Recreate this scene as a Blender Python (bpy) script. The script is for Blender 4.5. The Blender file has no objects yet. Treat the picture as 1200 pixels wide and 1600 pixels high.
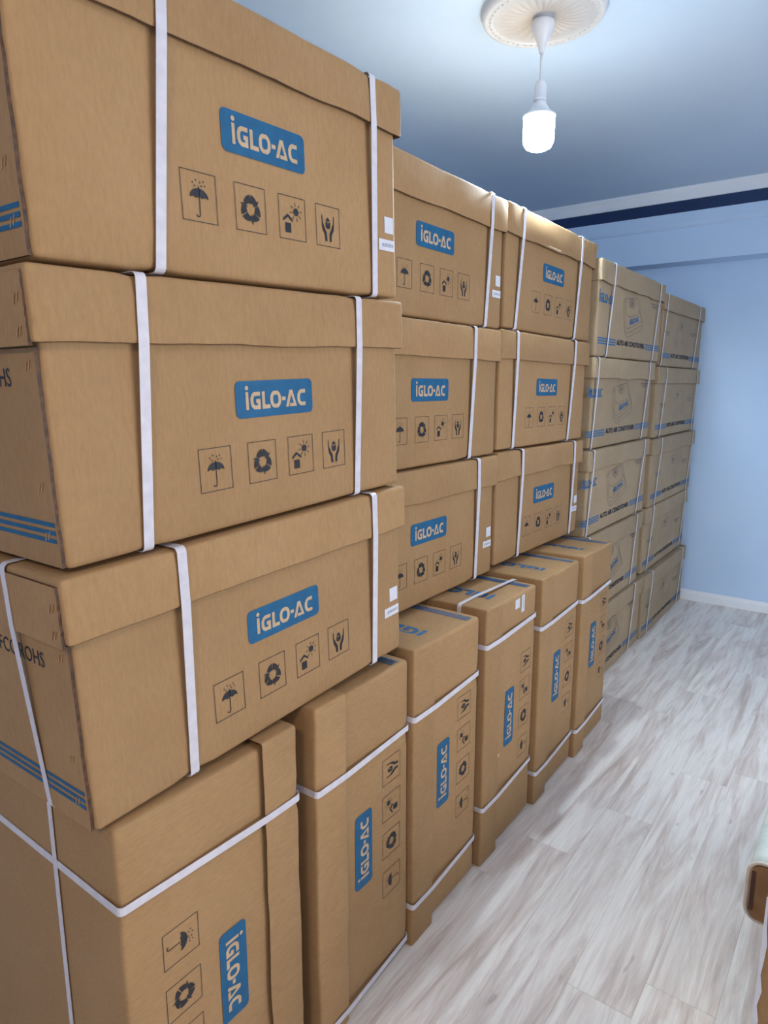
import bpy, bmesh, math, random
from mathutils import Vector, Matrix, noise

scene = bpy.context.scene
col = scene.collection

# ------------------------------------------------------------------ camera, light, exposure
EYE = 1.55
cam_data = bpy.data.cameras.new('camera')
cam = bpy.data.objects.new('camera', cam_data)
col.objects.link(cam)
RX = (0.59788, -0.80158, -0.00096)
RU = (0.14937, 0.11024, 0.98262)
RB = (-0.78754, -0.58763, 0.18564)
cam.matrix_world = Matrix(((RX[0], RU[0], RB[0], 0), (RX[1], RU[1], RB[1], 0), (RX[2], RU[2], RB[2], EYE), (0, 0, 0, 1)))
cam_data.sensor_fit = 'VERTICAL'
cam_data.sensor_height = 36
cam_data.lens = 1046.7 / 1600 * 36
cam_data.clip_start = 0.02
scene.camera = cam

world = bpy.data.worlds.new('world')
scene.world = world
world.use_nodes = True
world.node_tree.nodes['Background'].inputs[0].default_value = (0.75, 0.85, 1.0, 1)
world.node_tree.nodes['Background'].inputs[1].default_value = 0.6

BULB_POWER = 110.0        # emission strength of the bare bulb over the cartons
BULB_COL = (0.50, 0.76, 1.0)
BULB_DOWN = 58.0
BULB_DOWN_COL = (0.74, 0.89, 1.0)
BACK_FILL_POWER = 72.0        # emission strength of the fill lamp added behind the camera
BACK_FILL_COL = (1.0, 0.70, 0.42)

def area(name, loc, target, sx, sy, power, colr):
    d = bpy.data.lights.new(name, 'AREA')
    d.shape = 'RECTANGLE'; d.size = sx; d.size_y = sy; d.energy = power; d.color = colr
    o = bpy.data.objects.new(name, d); col.objects.link(o)
    o.location = loc
    o.rotation_euler = (Vector(target) - Vector(loc)).to_track_quat('-Z', 'Y').to_euler()
    return o
# added fill light at the unseen right-hand wall, for the carton fronts
area('side_fill_light', (1.5, -2.28, 1.55), (1.5, 0.0, 1.35), 1.9, 1.35, 43.0, (0.98, 0.96, 0.96))

scene.view_settings.view_transform = 'Standard'
scene.view_settings.look = 'None'
scene.view_settings.exposure = 0.58
scene.view_settings.gamma = 1.0
scene.view_settings.use_curve_mapping = False
scene.cycles.use_denoising = True
scene.cycles.max_bounces = 10
scene.cycles.diffuse_bounces = 7
scene.cycles.sample_clamp_indirect = 6.0

# ------------------------------------------------------------------ materials
def srgb(r, g, b):
    f = lambda c: (c / 255 / 12.92) if c / 255 <= 0.04045 else ((c / 255 + 0.055) / 1.055) ** 2.4
    return (f(r), f(g), f(b), 1)

def mat(name, base, rough=0.6, emit=None, strength=0.0, spec=0.5, metallic=0.0):
    m = bpy.data.materials.new(name); m.use_nodes = True
    b = m.node_tree.nodes['Principled BSDF']
    b.inputs['Base Color'].default_value = base
    b.inputs['Roughness'].default_value = rough
    b.inputs['Specular IOR Level'].default_value = spec
    b.inputs['Metallic'].default_value = metallic
    if emit:
        b.inputs['Emission Color'].default_value = (*emit, 1)
        b.inputs['Emission Strength'].default_value = strength
    return m

def nd(m, t, **kw):
    n = m.node_tree.nodes.new(t)
    for k, v in kw.items(): setattr(n, k, v)
    return n

def noisy(m, c1, c2, scale=(1, 1, 1), detail=4, lo=0.35, hi=0.65, bump=0.0, dist=0.01, rough=0.6, coord='Object', rand=0.0, nscale=5.0):
    """base colour between two tones driven by stretched noise, with optional bump"""
    nt = m.node_tree; L = nt.links.new; b = nt.nodes['Principled BSDF']
    tc = nd(m, 'ShaderNodeTexCoord'); mp = nd(m, 'ShaderNodeMapping')
    mp.inputs['Scale'].default_value = scale
    L(tc.outputs[coord], mp.inputs['Vector'])
    vec = mp.outputs[0]
    oi = nd(m, 'ShaderNodeObjectInfo')
    if rand:
        ml = nd(m, 'ShaderNodeVectorMath', operation='SCALE')
        cx = nd(m, 'ShaderNodeCombineXYZ')
        for i in range(3): L(oi.outputs['Random'], cx.inputs[i])
        L(cx.outputs[0], ml.inputs[0]); ml.inputs['Scale'].default_value = rand
        ad = nd(m, 'ShaderNodeVectorMath', operation='ADD')
        L(vec, ad.inputs[0]); L(ml.outputs[0], ad.inputs[1]); vec = ad.outputs[0]
    n = nd(m, 'ShaderNodeTexNoise'); n.inputs['Scale'].default_value = nscale; n.inputs['Detail'].default_value = detail
    L(vec, n.inputs['Vector'])
    r = nd(m, 'ShaderNodeValToRGB')
    r.color_ramp.elements[0].position = lo; r.color_ramp.elements[0].color = c1
    r.color_ramp.elements[1].position = hi; r.color_ramp.elements[1].color = c2
    L(n.outputs['Fac'], r.inputs[0]); L(r.outputs[0], b.inputs['Base Color'])
    b.inputs['Roughness'].default_value = rough
    if bump:
        bp = nd(m, 'ShaderNodeBump'); bp.inputs['Strength'].default_value = bump; bp.inputs['Distance'].default_value = dist
        L(n.outputs['Fac'], bp.inputs['Height']); L(bp.outputs[0], b.inputs['Normal'])
    return m, n, r, oi, vec

def cardboard(name, ca, cb, spots):
    """kraft board: large soft mottling, fine fibres, faint flute lines, slight piece-to-piece tone"""
    m = mat(name, ca, 0.72, spec=0.25)
    m, n, r, oi, vec = noisy(m, ca, cb, (1, 1, 1), 5, 0.3, 0.7, rough=0.72, rand=7.0, nscale=6.0)
    nt = m.node_tree; L = nt.links.new; b = nt.nodes['Principled BSDF']
    fb = nd(m, 'ShaderNodeTexNoise'); fb.inputs['Scale'].default_value = 85; fb.inputs['Detail'].default_value = 5; fb.inputs['Roughness'].default_value = 0.7
    mp = nd(m, 'ShaderNodeMapping'); mp.inputs['Scale'].default_value = (1.6, 1.6, 0.5)
    tc = nd(m, 'ShaderNodeTexCoord'); L(tc.outputs['Object'], mp.inputs['Vector']); L(mp.outputs[0], fb.inputs['Vector'])
    fr = nd(m, 'ShaderNodeMapRange'); fr.inputs[1].default_value = 0.3; fr.inputs[2].default_value = 0.7
    fr.inputs[3].default_value = 0.885; fr.inputs[4].default_value = 1.085
    L(fb.outputs['Fac'], fr.inputs[0])
    rv = nd(m, 'ShaderNodeMapRange'); rv.inputs[3].default_value = 0.93; rv.inputs[4].default_value = 1.06
    L(oi.outputs['Random'], rv.inputs[0])
    mu = nd(m, 'ShaderNodeMath', operation='MULTIPLY'); L(fr.outputs[0], mu.inputs[0]); L(rv.outputs[0], mu.inputs[1])
    sp = nd(m, 'ShaderNodeTexNoise'); sp.inputs['Scale'].default_value = 60; sp.inputs['Detail'].default_value = 1
    L(vec, sp.inputs['Vector'])
    sr = nd(m, 'ShaderNodeMapRange'); sr.inputs[1].default_value = 0.72; sr.inputs[2].default_value = 0.78
    sr.inputs[3].default_value = 1.0; sr.inputs[4].default_value = spots
    L(sp.outputs['Fac'], sr.inputs[0])
    mu2 = nd(m, 'ShaderNodeMath', operation='MULTIPLY'); L(mu.outputs[0], mu2.inputs[0]); L(sr.outputs[0], mu2.inputs[1])
    vm = nd(m, 'ShaderNodeVectorMath', operation='SCALE')
    L(r.outputs[0], vm.inputs[0]); L(mu2.outputs[0], vm.inputs['Scale'])
    L(vm.outputs[0], b.inputs['Base Color'])
    wv = nd(m, 'ShaderNodeTexWave', wave_type='BANDS', bands_direction='X')
    wv.inputs['Scale'].default_value = 40; wv.inputs['Distortion'].default_value = 0.6
    L(tc.outputs['Object'], wv.inputs['Vector'])
    bp = nd(m, 'ShaderNodeBump'); bp.inputs['Strength'].default_value = 0.10; bp.inputs['Distance'].default_value = 0.0012
    L(wv.outputs['Fac'], bp.inputs['Height'])
    bp2 = nd(m, 'ShaderNodeBump'); bp2.inputs['Strength'].default_value = 0.10; bp2.inputs['Distance'].default_value = 0.004
    L(n.outputs['Fac'], bp2.inputs['Height']); L(bp.outputs[0], bp2.inputs['Normal'])
    L(bp2.outputs[0], b.inputs['Normal'])
    return m

M = {}
M['kraft'] = cardboard('kraft_board', srgb(160, 126, 87), srgb(167, 133, 94), 0.96)
M['kraft_pale'] = cardboard('pale_kraft_board', srgb(160, 139, 110), srgb(169, 148, 119), 0.95)  # paler, greyer board for the line-art cartons in the far stacks
M['letter'] = noisy(mat('unprinted_board', srgb(190, 164, 132), 0.7), srgb(184, 156, 122), srgb(196, 170, 138), nscale=40)[0]
M['edge'] = noisy(mat('corrugated_edge', srgb(110, 70, 40), 0.9), srgb(58, 36, 22), srgb(92, 60, 36), (1, 1, 1), 2, nscale=90)[0]
M['blue'] = noisy(mat('blue_print', srgb(18, 104, 160), 0.6), srgb(4, 82, 124), srgb(10, 92, 134), nscale=40)[0]
M['blue2'] = noisy(mat('blue_lettering_print', srgb(52, 120, 180), 0.65), srgb(24, 92, 142), srgb(40, 106, 154), nscale=60)[0]
M['navy'] = noisy(mat('dark_print', srgb(38, 44, 62), 0.65), srgb(24, 25, 32), srgb(36, 37, 46), nscale=60)[0]
M['greyprint'] = noisy(mat('grey_print', srgb(132, 116, 98), 0.7), srgb(104, 92, 82), srgb(126, 112, 98), nscale=60)[0]
M['strap'] = noisy(mat('white_strap', srgb(232, 230, 236), 0.32), srgb(202, 199, 208), srgb(214, 211, 219), nscale=50, rough=0.32)[0]
M['paper'] = noisy(mat('label_paper', srgb(236, 236, 240), 0.5), srgb(206, 207, 216), srgb(216, 217, 225), nscale=30)[0]
M['labelgrey'] = noisy(mat('label_print', srgb(160, 165, 180), 0.6), srgb(150, 155, 172), srgb(170, 175, 188), nscale=40)[0]
M['torn'] = noisy(mat('torn_paper', srgb(216, 190, 156), 0.85), srgb(206, 176, 138), srgb(216, 188, 150), nscale=60)[0]
M['copper'] = noisy(mat('staple_wire', srgb(196, 150, 104), 0.3, metallic=0.9), srgb(190, 142, 96), srgb(214, 172, 126), nscale=40, rough=0.3)[0]
M['wall'] = noisy(mat('wall_paint', srgb(226, 232, 240), 0.75), srgb(188, 214, 243), srgb(194, 218, 246), nscale=2.5, bump=0.05, dist=0.002, rough=0.75, coord='Object')[0]
M['ceiling'] = noisy(mat('ceiling_paint', srgb(226, 231, 238), 0.85), srgb(200, 221, 243), srgb(205, 225, 246), nscale=2, rough=0.85)[0]
M['trim'] = noisy(mat('white_trim', srgb(238, 240, 244), 0.45), srgb(235, 238, 243), srgb(241, 243, 246), nscale=3, rough=0.45)[0]
M['navywall'] = noisy(mat('navy_paint', srgb(16, 44, 88), 0.5), srgb(14, 40, 82), srgb(20, 50, 96), nscale=4, rough=0.5)[0]
M['plaster'] = noisy(mat('rose_plaster', srgb(236, 238, 240), 0.6), srgb(204, 207, 212), srgb(212, 214, 218), nscale=12, rough=0.6)[0]
M['plastic'] = noisy(mat('white_plastic', srgb(222, 228, 238), 0.35), srgb(218, 225, 236), srgb(226, 232, 241), nscale=8, rough=0.35)[0]
M['bulb'] = mat('lit_bulb', (1, 1, 1, 1), 0.4, emit=BULB_COL, strength=BULB_POWER)
_nt = M['bulb'].node_tree; _tc = nd(M['bulb'], 'ShaderNodeTexCoord'); _sx = nd(M['bulb'], 'ShaderNodeSeparateXYZ')
_mr = nd(M['bulb'], 'ShaderNodeMapRange'); _mr.inputs[1].default_value = -0.30; _mr.inputs[2].default_value = -0.41
_mr.inputs[3].default_value = BULB_POWER * 0.25; _mr.inputs[4].default_value = BULB_POWER
_nt.links.new(_tc.outputs['Object'], _sx.inputs[0]); _nt.links.new(_sx.outputs['Z'], _mr.inputs[0])
_nt.links.new(_mr.outputs[0], _nt.nodes['Principled BSDF'].inputs['Emission Strength'])
M['back_fill'] = mat('lit_fill_lamp', (1, 1, 1, 1), 0.4, emit=BACK_FILL_COL, strength=BACK_FILL_POWER)
M['mint'] = noisy(mat('mint_fabric', srgb(214, 222, 214), 0.85), srgb(206, 216, 208), srgb(222, 228, 220), nscale=30, bump=0.15, dist=0.002, rough=0.85)[0]
M['tanleather'] = noisy(mat('tan_upholstery', srgb(158, 118, 74), 0.6), srgb(148, 108, 66), srgb(166, 126, 82), nscale=20, bump=0.1, dist=0.002, rough=0.6)[0]
M['cream'] = noisy(mat('cream_piping', srgb(232, 222, 208), 0.7), srgb(224, 212, 196), srgb(238, 230, 218), nscale=30, rough=0.7)[0]
M['darkwood'] = noisy(mat('dark_wood', srgb(78, 38, 22), 0.45), srgb(66, 30, 18), srgb(96, 50, 30), (1, 8, 1), nscale=12, rough=0.45)[0]
M['leaf'] = noisy(mat('leaf_green', srgb(70, 98, 48), 0.5), srgb(58, 86, 40), srgb(92, 118, 62), nscale=14, rough=0.5)[0]
M['pot'] = noisy(mat('pot_glaze', srgb(70, 88, 82), 0.4), srgb(62, 80, 74), srgb(80, 98, 92), nscale=8, rough=0.4)[0]
M['soil'] = noisy(mat('soil', srgb(62, 46, 34), 0.95), srgb(48, 34, 26), srgb(80, 62, 46), nscale=60, bump=0.5, dist=0.004, rough=0.95)[0]

def plank_material():
    m = mat('pale_oak_laminate', srgb(205, 203, 205), 0.42, spec=0.4)
    nt = m.node_tree; L = nt.links.new; b = nt.nodes['Principled BSDF']
    tc = nd(m, 'ShaderNodeTexCoord'); oi = nd(m, 'ShaderNodeObjectInfo')
    cx = nd(m, 'ShaderNodeCombineXYZ'); 
    for i in range(3): L(oi.outputs['Random'], cx.inputs[i])
    sc_ = nd(m, 'ShaderNodeVectorMath', operation='SCALE'); sc_.inputs['Scale'].default_value = 31.7
    L(cx.outputs[0], sc_.inputs[0])
    ad = nd(m, 'ShaderNodeVectorMath', operation='ADD'); L(tc.outputs['Object'], ad.inputs[0]); L(sc_.outputs[0], ad.inputs[1])
    def stretched(sx, sy, scale, detail, rough=0.55, dist=0.0):
        mp = nd(m, 'ShaderNodeMapping'); mp.inputs['Scale'].default_value = (sx, sy, 1)
        L(ad.outputs[0], mp.inputs['Vector'])
        n = nd(m, 'ShaderNodeTexNoise'); n.inputs['Scale'].default_value = scale; n.inputs['Detail'].default_value = detail
        n.inputs['Roughness'].default_value = rough; n.inputs['Distortion'].default_value = dist
        L(mp.outputs[0], n.inputs['Vector']); return n
    big = stretched(1.0, 9.0, 1.7, 6, 0.62, 0.9)
    fine = stretched(3.0, 60.0, 1.8, 6, 0.7, 0.3)
    knot = stretched(3.2, 9.0, 3.0, 1)
    r = nd(m, 'ShaderNodeValToRGB'); e = r.color_ramp.elements
    e[0].position = 0.30; e[0].color = srgb(190, 173, 162)
    e[1].position = 0.72; e[1].color = srgb(240, 234, 226)
    k = e.new(0.45); k.color = srgb(220, 208, 199)
    k = e.new(0.55); k.color = srgb(236, 229, 221)
    L(big.outputs['Fac'], r.inputs[0])
    fr = nd(m, 'ShaderNodeMapRange'); fr.inputs[1].default_value = 0.28; fr.inputs[2].default_value = 0.6
    fr.inputs[3].default_value = 0.85; fr.inputs[4].default_value = 1.03
    L(fine.outputs['Fac'], fr.inputs[0])
    kr = nd(m, 'ShaderNodeMapRange'); kr.inputs[1].default_value = 0.74; kr.inputs[2].default_value = 0.80
    kr.inputs[3].default_value = 1.0; kr.inputs[4].default_value = 0.72
    L(knot.outputs['Fac'], kr.inputs[0])
    rv = nd(m, 'ShaderNodeMapRange'); rv.inputs[3].default_value = 0.96; rv.inputs[4].default_value = 1.04
    L(oi.outputs['Random'], rv.inputs[0])
    a = nd(m, 'ShaderNodeMath', operation='MULTIPLY'); L(fr.outputs[0], a.inputs[0]); L(kr.outputs[0], a.inputs[1])
    a2 = nd(m, 'ShaderNodeMath', operation='MULTIPLY'); L(a.outputs[0], a2.inputs[0]); L(rv.outputs[0], a2.inputs[1])
    vm = nd(m, 'ShaderNodeVectorMath', operation='SCALE'); L(r.outputs[0], vm.inputs[0]); L(a2.outputs[0], vm.inputs['Scale'])
    L(vm.outputs[0], b.inputs['Base Color'])
    bp = nd(m, 'ShaderNodeBump'); bp.inputs['Strength'].default_value = 0.12; bp.inputs['Distance'].default_value = 0.002
    L(fine.outputs['Fac'], bp.inputs['Height']); L(bp.outputs[0], b.inputs['Normal'])
    return m
M['plank'] = plank_material()

# ------------------------------------------------------------------ helpers
def link(name, mesh, material, parent=None, smooth=False, loc=None):
    o = bpy.data.objects.new(name, mesh)
    col.objects.link(o)
    if material is not None and len(mesh.materials) == 0:
        mesh.materials.append(material)
    if parent is not None: o.parent = parent
    if loc is not None: o.location = loc
    if smooth:
        for p in mesh.polygons: p.use_smooth = True
    return o

def pydata(name, verts, faces):
    me = bpy.data.meshes.new(name)
    me.from_pydata([tuple(v) for v in verts], [], faces); me.update()
    return me

def box_mesh(name, x0, x1, y0, y1, z0, z1, bev=0.0, seg=2):
    bm = bmesh.new()
    bmesh.ops.create_cube(bm, size=1, matrix=Matrix.Translation(((x0 + x1) / 2, (y0 + y1) / 2, (z0 + z1) / 2)) @ Matrix.Diagonal((x1 - x0, y1 - y0, z1 - z0, 1)))
    if bev: bmesh.ops.bevel(bm, geom=list(bm.edges), offset=bev, segments=seg, affect='EDGES', profile=0.5)
    me = bpy.data.meshes.new(name); bm.to_mesh(me); bm.free()
    return me

def struct(o):
    o['kind'] = 'structure'; return o

def tag(o, label, cat, group=None):
    o['label'] = label; o['category'] = cat
    if group: o['group'] = group
    return o

def empty(name, loc):
    o = bpy.data.objects.new(name, None); col.objects.link(o); o.location = loc
    o.empty_display_size = 0.1
    return o

def lathe(name, prof, seg=48, mod=None):
    """profile [(r,z)] turned about z; mod(r,z,ang) may change r,z"""
    verts, faces = [], []
    n = len(prof)
    for i in range(seg):
        a = 2 * math.pi * i / seg
        for r, z in prof:
            if mod: r2, z2 = mod(r, z, a)
            else: r2, z2 = r, z
            verts.append((r2 * math.cos(a), r2 * math.sin(a), z2))
    for i in range(seg):
        j = (i + 1) % seg
        for k in range(n - 1):
            faces.append((i * n + k, j * n + k, j * n + k + 1, i * n + k + 1))
    me = pydata(name, verts, faces)
    bm = bmesh.new(); bm.from_mesh(me)
    bmesh.ops.remove_doubles(bm, verts=bm.verts, dist=1e-6)
    bmesh.ops.recalc_face_normals(bm, faces=bm.faces)
    bm.to_mesh(me); bm.free()
    return me

# ------------------------------------------------------------------ the room
X0, X1 = -2.6, 5.13       # wall behind the camera, far wall
Y0, Y1 = -2.15, 2.70       # right wall, left wall (behind the cartons)
ZC = 2.822

floor = struct(link('floor', box_mesh('floor', X0, X1, Y0, Y1, -0.05, -0.0085), M['plank']))
PW, PLEN = 0.168, 1.22
rng = random.Random(4)
plank_cache = {}
row = 0
yseam = 0.852
k0 = int(math.floor((Y0 - yseam) / PW)); k1 = int(math.ceil((Y1 - yseam) / PW))
fixed_joint = {-1: 1.975, -3: 2.715, -2: 2.30, 0: 2.95, -4: 1.62, -5: 2.2}
def plank_mesh(length, width):
    key = (round(length, 3), round(width, 3))
    if key not in plank_cache:
        plank_cache[key] = box_mesh('floor_plank', 0.0003, length - 0.0003, 0.0002, width - 0.0002, -0.008, 0.0, bev=0.0005, seg=1)
    return plank_cache[key]
for k in range(k0, k1):
    y = yseam + k * PW
    ya, yb = max(y, Y0), min(y + PW, Y1)
    if yb - ya < 0.02: continue
    off = fixed_joint.get(k, rng.uniform(0, PLEN))
    x = off - math.ceil((off - X0) / PLEN) * PLEN
    while x < X1:
        xa, xb = max(x, X0), min(x + PLEN, X1)
        if xb - xa > 0.02:
            link('floor_plank', plank_mesh(xb - xa, yb - ya), M['plank'], floor, loc=(xa, ya, 0))
        x += PLEN

ceiling = struct(link('ceiling', box_mesh('ceiling', X0, X1, Y0, Y1, ZC, ZC + 0.1), M['ceiling']))
struct(link('wall_far', box_mesh('wall_far', X1, X1 + 0.12, Y0 - 0.12, Y1 + 0.12, -0.05, ZC + 0.1), M['wall']))
struct(link('wall_left', box_mesh('wall_left', X0, X1, Y1, Y1 + 0.12, -0.05, ZC + 0.1), M['wall']))
struct(link('wall_back', box_mesh('wall_back', X0 - 0.12, X0, Y0 - 0.12, Y1 + 0.12, -0.05, ZC + 0.1), M['wall']))
# right wall, with an invented window opening that lets the fill light in
WX0, WX1, WZ0, WZ1 = 0.5, 2.5, 0.85, 2.25
wr = struct(bpy.data.objects.new('wall_right', None)); col.objects.link(wr)
for nm, a, b_, c, d in (('wall_panel', X0, WX0, -0.05, ZC + 0.1), ('wall_panel', WX1, X1, -0.05, ZC + 0.1),
                        ('wall_panel', WX0, WX1, -0.05, WZ0), ('wall_panel', WX0, WX1, WZ1, ZC + 0.1)):
    link(nm, box_mesh(nm, a, b_, Y0 - 0.12, Y0, c, d), M['wall'], wr)
win = struct(bpy.data.objects.new('added_window_1', None)); col.objects.link(win); win.location = (WX0, Y0 - 0.08, WZ0)
ww, wh = WX1 - WX0, WZ1 - WZ0
for a, b_, c, d in ((0, ww, 0, 0.06), (0, ww, wh - 0.06, wh), (0, 0.06, 0.06, wh - 0.06), (ww - 0.06, ww, 0.06, wh - 0.06), (ww / 2 - 0.03, ww / 2 + 0.03, 0.06, wh - 0.06)):
    link('added_window_frame', box_mesh('added_window_frame', a, b_, 0, 0.06, c, d, 0.004, 1), M['trim'], win)
link('added_window_sill', box_mesh('added_window_sill', -0.04, ww + 0.04, 0.02, 0.13, -0.03, 0.0, 0.004, 1), M['trim'], win)

# beam along the far wall with cornice, navy band and picture rail
BX = 4.94
struct(link('trim_1', box_mesh('beam', BX, X1, Y0, Y1, 2.358, ZC), M['wall']))
def profile_along_y(name, prof, y0, y1, material):
    n = len(prof); v = [(x, y0, z) for x, z in prof] + [(x, y1, z) for x, z in prof]
    f = [(i, (i + 1) % n, n + (i + 1) % n, n + i) for i in range(n)] + [tuple(range(n))[::-1], tuple(range(n, 2 * n))]
    me = pydata(name, v, f)
    bm = bmesh.new(); bm.from_mesh(me); bmesh.ops.recalc_face_normals(bm, faces=bm.faces); bm.to_mesh(me); bm.free()
    return struct(link(name, me, material))
profile_along_y('trim_2', [(BX, ZC), (BX - 0.014, ZC), (BX - 0.014, 2.80), (BX - 0.010, 2.79), (BX - 0.010, 2.742), (BX, 2.738)], Y0, Y1, M['trim'])
profile_along_y('trim_3', [(BX, 2.741), (BX - 0.004, 2.741), (BX - 0.004, 2.662), (BX, 2.662)], Y0, Y1, M['navywall'])
profile_along_y('trim_4', [(BX, 2.664), (BX - 0.018, 2.664), (BX - 0.020, 2.658), (BX - 0.020, 2.60), (BX - 0.010, 2.575), (BX, 2.566)], Y0, Y1, M['wall'])

bprof = [(0, 0), (-0.014, 0), (-0.014, 0.050), (-0.009, 0.062), (-0.006, 0.072), (0, 0.074)]
profile_along_y('baseboard_far', [(X1 + a, b) for a, b in bprof], Y0, Y1, M['trim'])
def profile_along_x(name, prof, x0, x1, material):
    n = len(prof); v = [(x0, y, z) for y, z in prof] + [(x1, y, z) for y, z in prof]
    f = [(i, (i + 1) % n, n + (i + 1) % n, n + i) for i in range(n)] + [tuple(range(n))[::-1], tuple(range(n, 2 * n))]
    me = pydata(name, v, f)
    bm = bmesh.new(); bm.from_mesh(me); bmesh.ops.recalc_face_normals(bm, faces=bm.faces); bm.to_mesh(me); bm.free()
    return struct(link(name, me, material))
profile_along_x('baseboard_right', [(Y0 - a, b) for a, b in bprof], X0, X1, M['trim'])

# ------------------------------------------------------------------ ceiling rose and bare bulb
LX, LY = 2.405, 1.107
rose = empty('ceiling_rose', (LX, LY, ZC))
tag(rose, 'round white plaster ceiling rose with fluted centre above the hanging bulb', 'ceiling rose')
R = 0.212
rim = [(R * 1.0, 0), (R * 1.0, -0.012), (R * 0.985, -0.022), (R * 0.95, -0.030), (R * 0.90, -0.032), (R * 0.885, -0.028), (R * 0.87, -0.030), (R * 0.83, -0.031), (R * 0.815, -0.026), (R * 0.80, -0.026)]
link('rim', lathe('rim', rim, 96), M['plaster'], rose, True)
def flute(r, z, a):
    t = max(0, min(1, (r / R - 0.22) / 0.5))
    return r, z - 0.0045 * abs(math.sin(a * 16)) * math.sin(math.pi * min(1, t * 1.02))
link('fluted_disc', lathe('fluted_disc', [(R * 0.80, -0.026)] + [(R * (0.80 - 0.055 * i), -0.024 - 0.006 * math.sin(i / 11 * math.pi)) for i in range(1, 13)] + [(R * 0.1, -0.03), (0.0, -0.03)], 192, flute), M['plaster'], rose, True)
bead = lathe('bead', [(0.0, -0.005), (0.003, -0.0035), (0.0045, 0), (0.003, 0.0035), (0, 0.005)], 8)
for i in range(48):
    a = 2 * math.pi * i / 48
    link('bead', bead, M['plaster'], rose, True, loc=(R * 0.845 * math.cos(a), R * 0.845 * math.sin(a), -0.031))

pend = empty('pendant_bulb', (LX, LY, 2.785))
tag(pend, 'lit white bulb hanging on a short cord from the ceiling rose', 'lamp')
cupz = 0.0
link('canopy', lathe('canopy', [(0, 0.0), (0.038, 0.0), (0.040, -0.006), (0.040, -0.016), (0.036, -0.030), (0.024, -0.052), (0.014, -0.076), (0.010, -0.092), (0.009, -0.098), (0, -0.098)], 32), M['plastic'], pend, True)
link('cord', lathe('cord', [(0, -0.095), (0.0042, -0.095), (0.0042, -0.188), (0, -0.188)], 12), M['plastic'], pend, True)
link('socket', lathe('socket', [(0, -0.183), (0.008, -0.183), (0.017, -0.190), (0.0215, -0.205), (0.0215, -0.243), (0.0235, -0.245), (0.0235, -0.252), (0.0, -0.252)], 32), M['plastic'], pend, True)
bulb = link('bulb_base', lathe('bulb_base', [(0, -0.250), (0.020, -0.250), (0.024, -0.262), (0.034, -0.280), (0.049, -0.294), (0.0575, -0.299), (0.0575, -0.303), (0.0, -0.303)], 32), M['plastic'], pend, True)
link('diffuser', lathe('diffuser', [(0, -0.298), (0.050, -0.298), (0.0535, -0.306), (0.0545, -0.318), (0.0545, -0.372), (0.052, -0.388), (0.044, -0.402), (0.030, -0.409), (0, -0.412)], 40), M['bulb'], bulb, True)

# the bulb throws most of its light downward, out of its rounded end
sd = bpy.data.lights.new('bulb_light', 'SPOT'); sd.energy = BULB_DOWN; sd.color = BULB_DOWN_COL
sd.spot_size = math.radians(174); sd.spot_blend = 0.35; sd.shadow_soft_size = 0.045
so_ = bpy.data.objects.new('bulb_light', sd); col.objects.link(so_); so_.location = (LX, LY, 2.785 - 0.465)

# fill lamp added on the ceiling behind the camera, out of view
bl = empty('fill_lamp', (-1.3, -0.4, ZC))
tag(bl, 'added round fill lamp on the ceiling, unseen behind the camera', 'lamp')
link('fill_lamp_base', lathe('fill_lamp_base', [(0, 0), (0.18, 0), (0.18, -0.03), (0, -0.03)], 40), M['plastic'], bl, True)
link('fill_lamp_glass', lathe('fill_lamp_glass', [(0.17, -0.03), (0.165, -0.05), (0.13, -0.075), (0.07, -0.088), (0, -0.09)], 40), M['back_fill'], bl, True)

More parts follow.
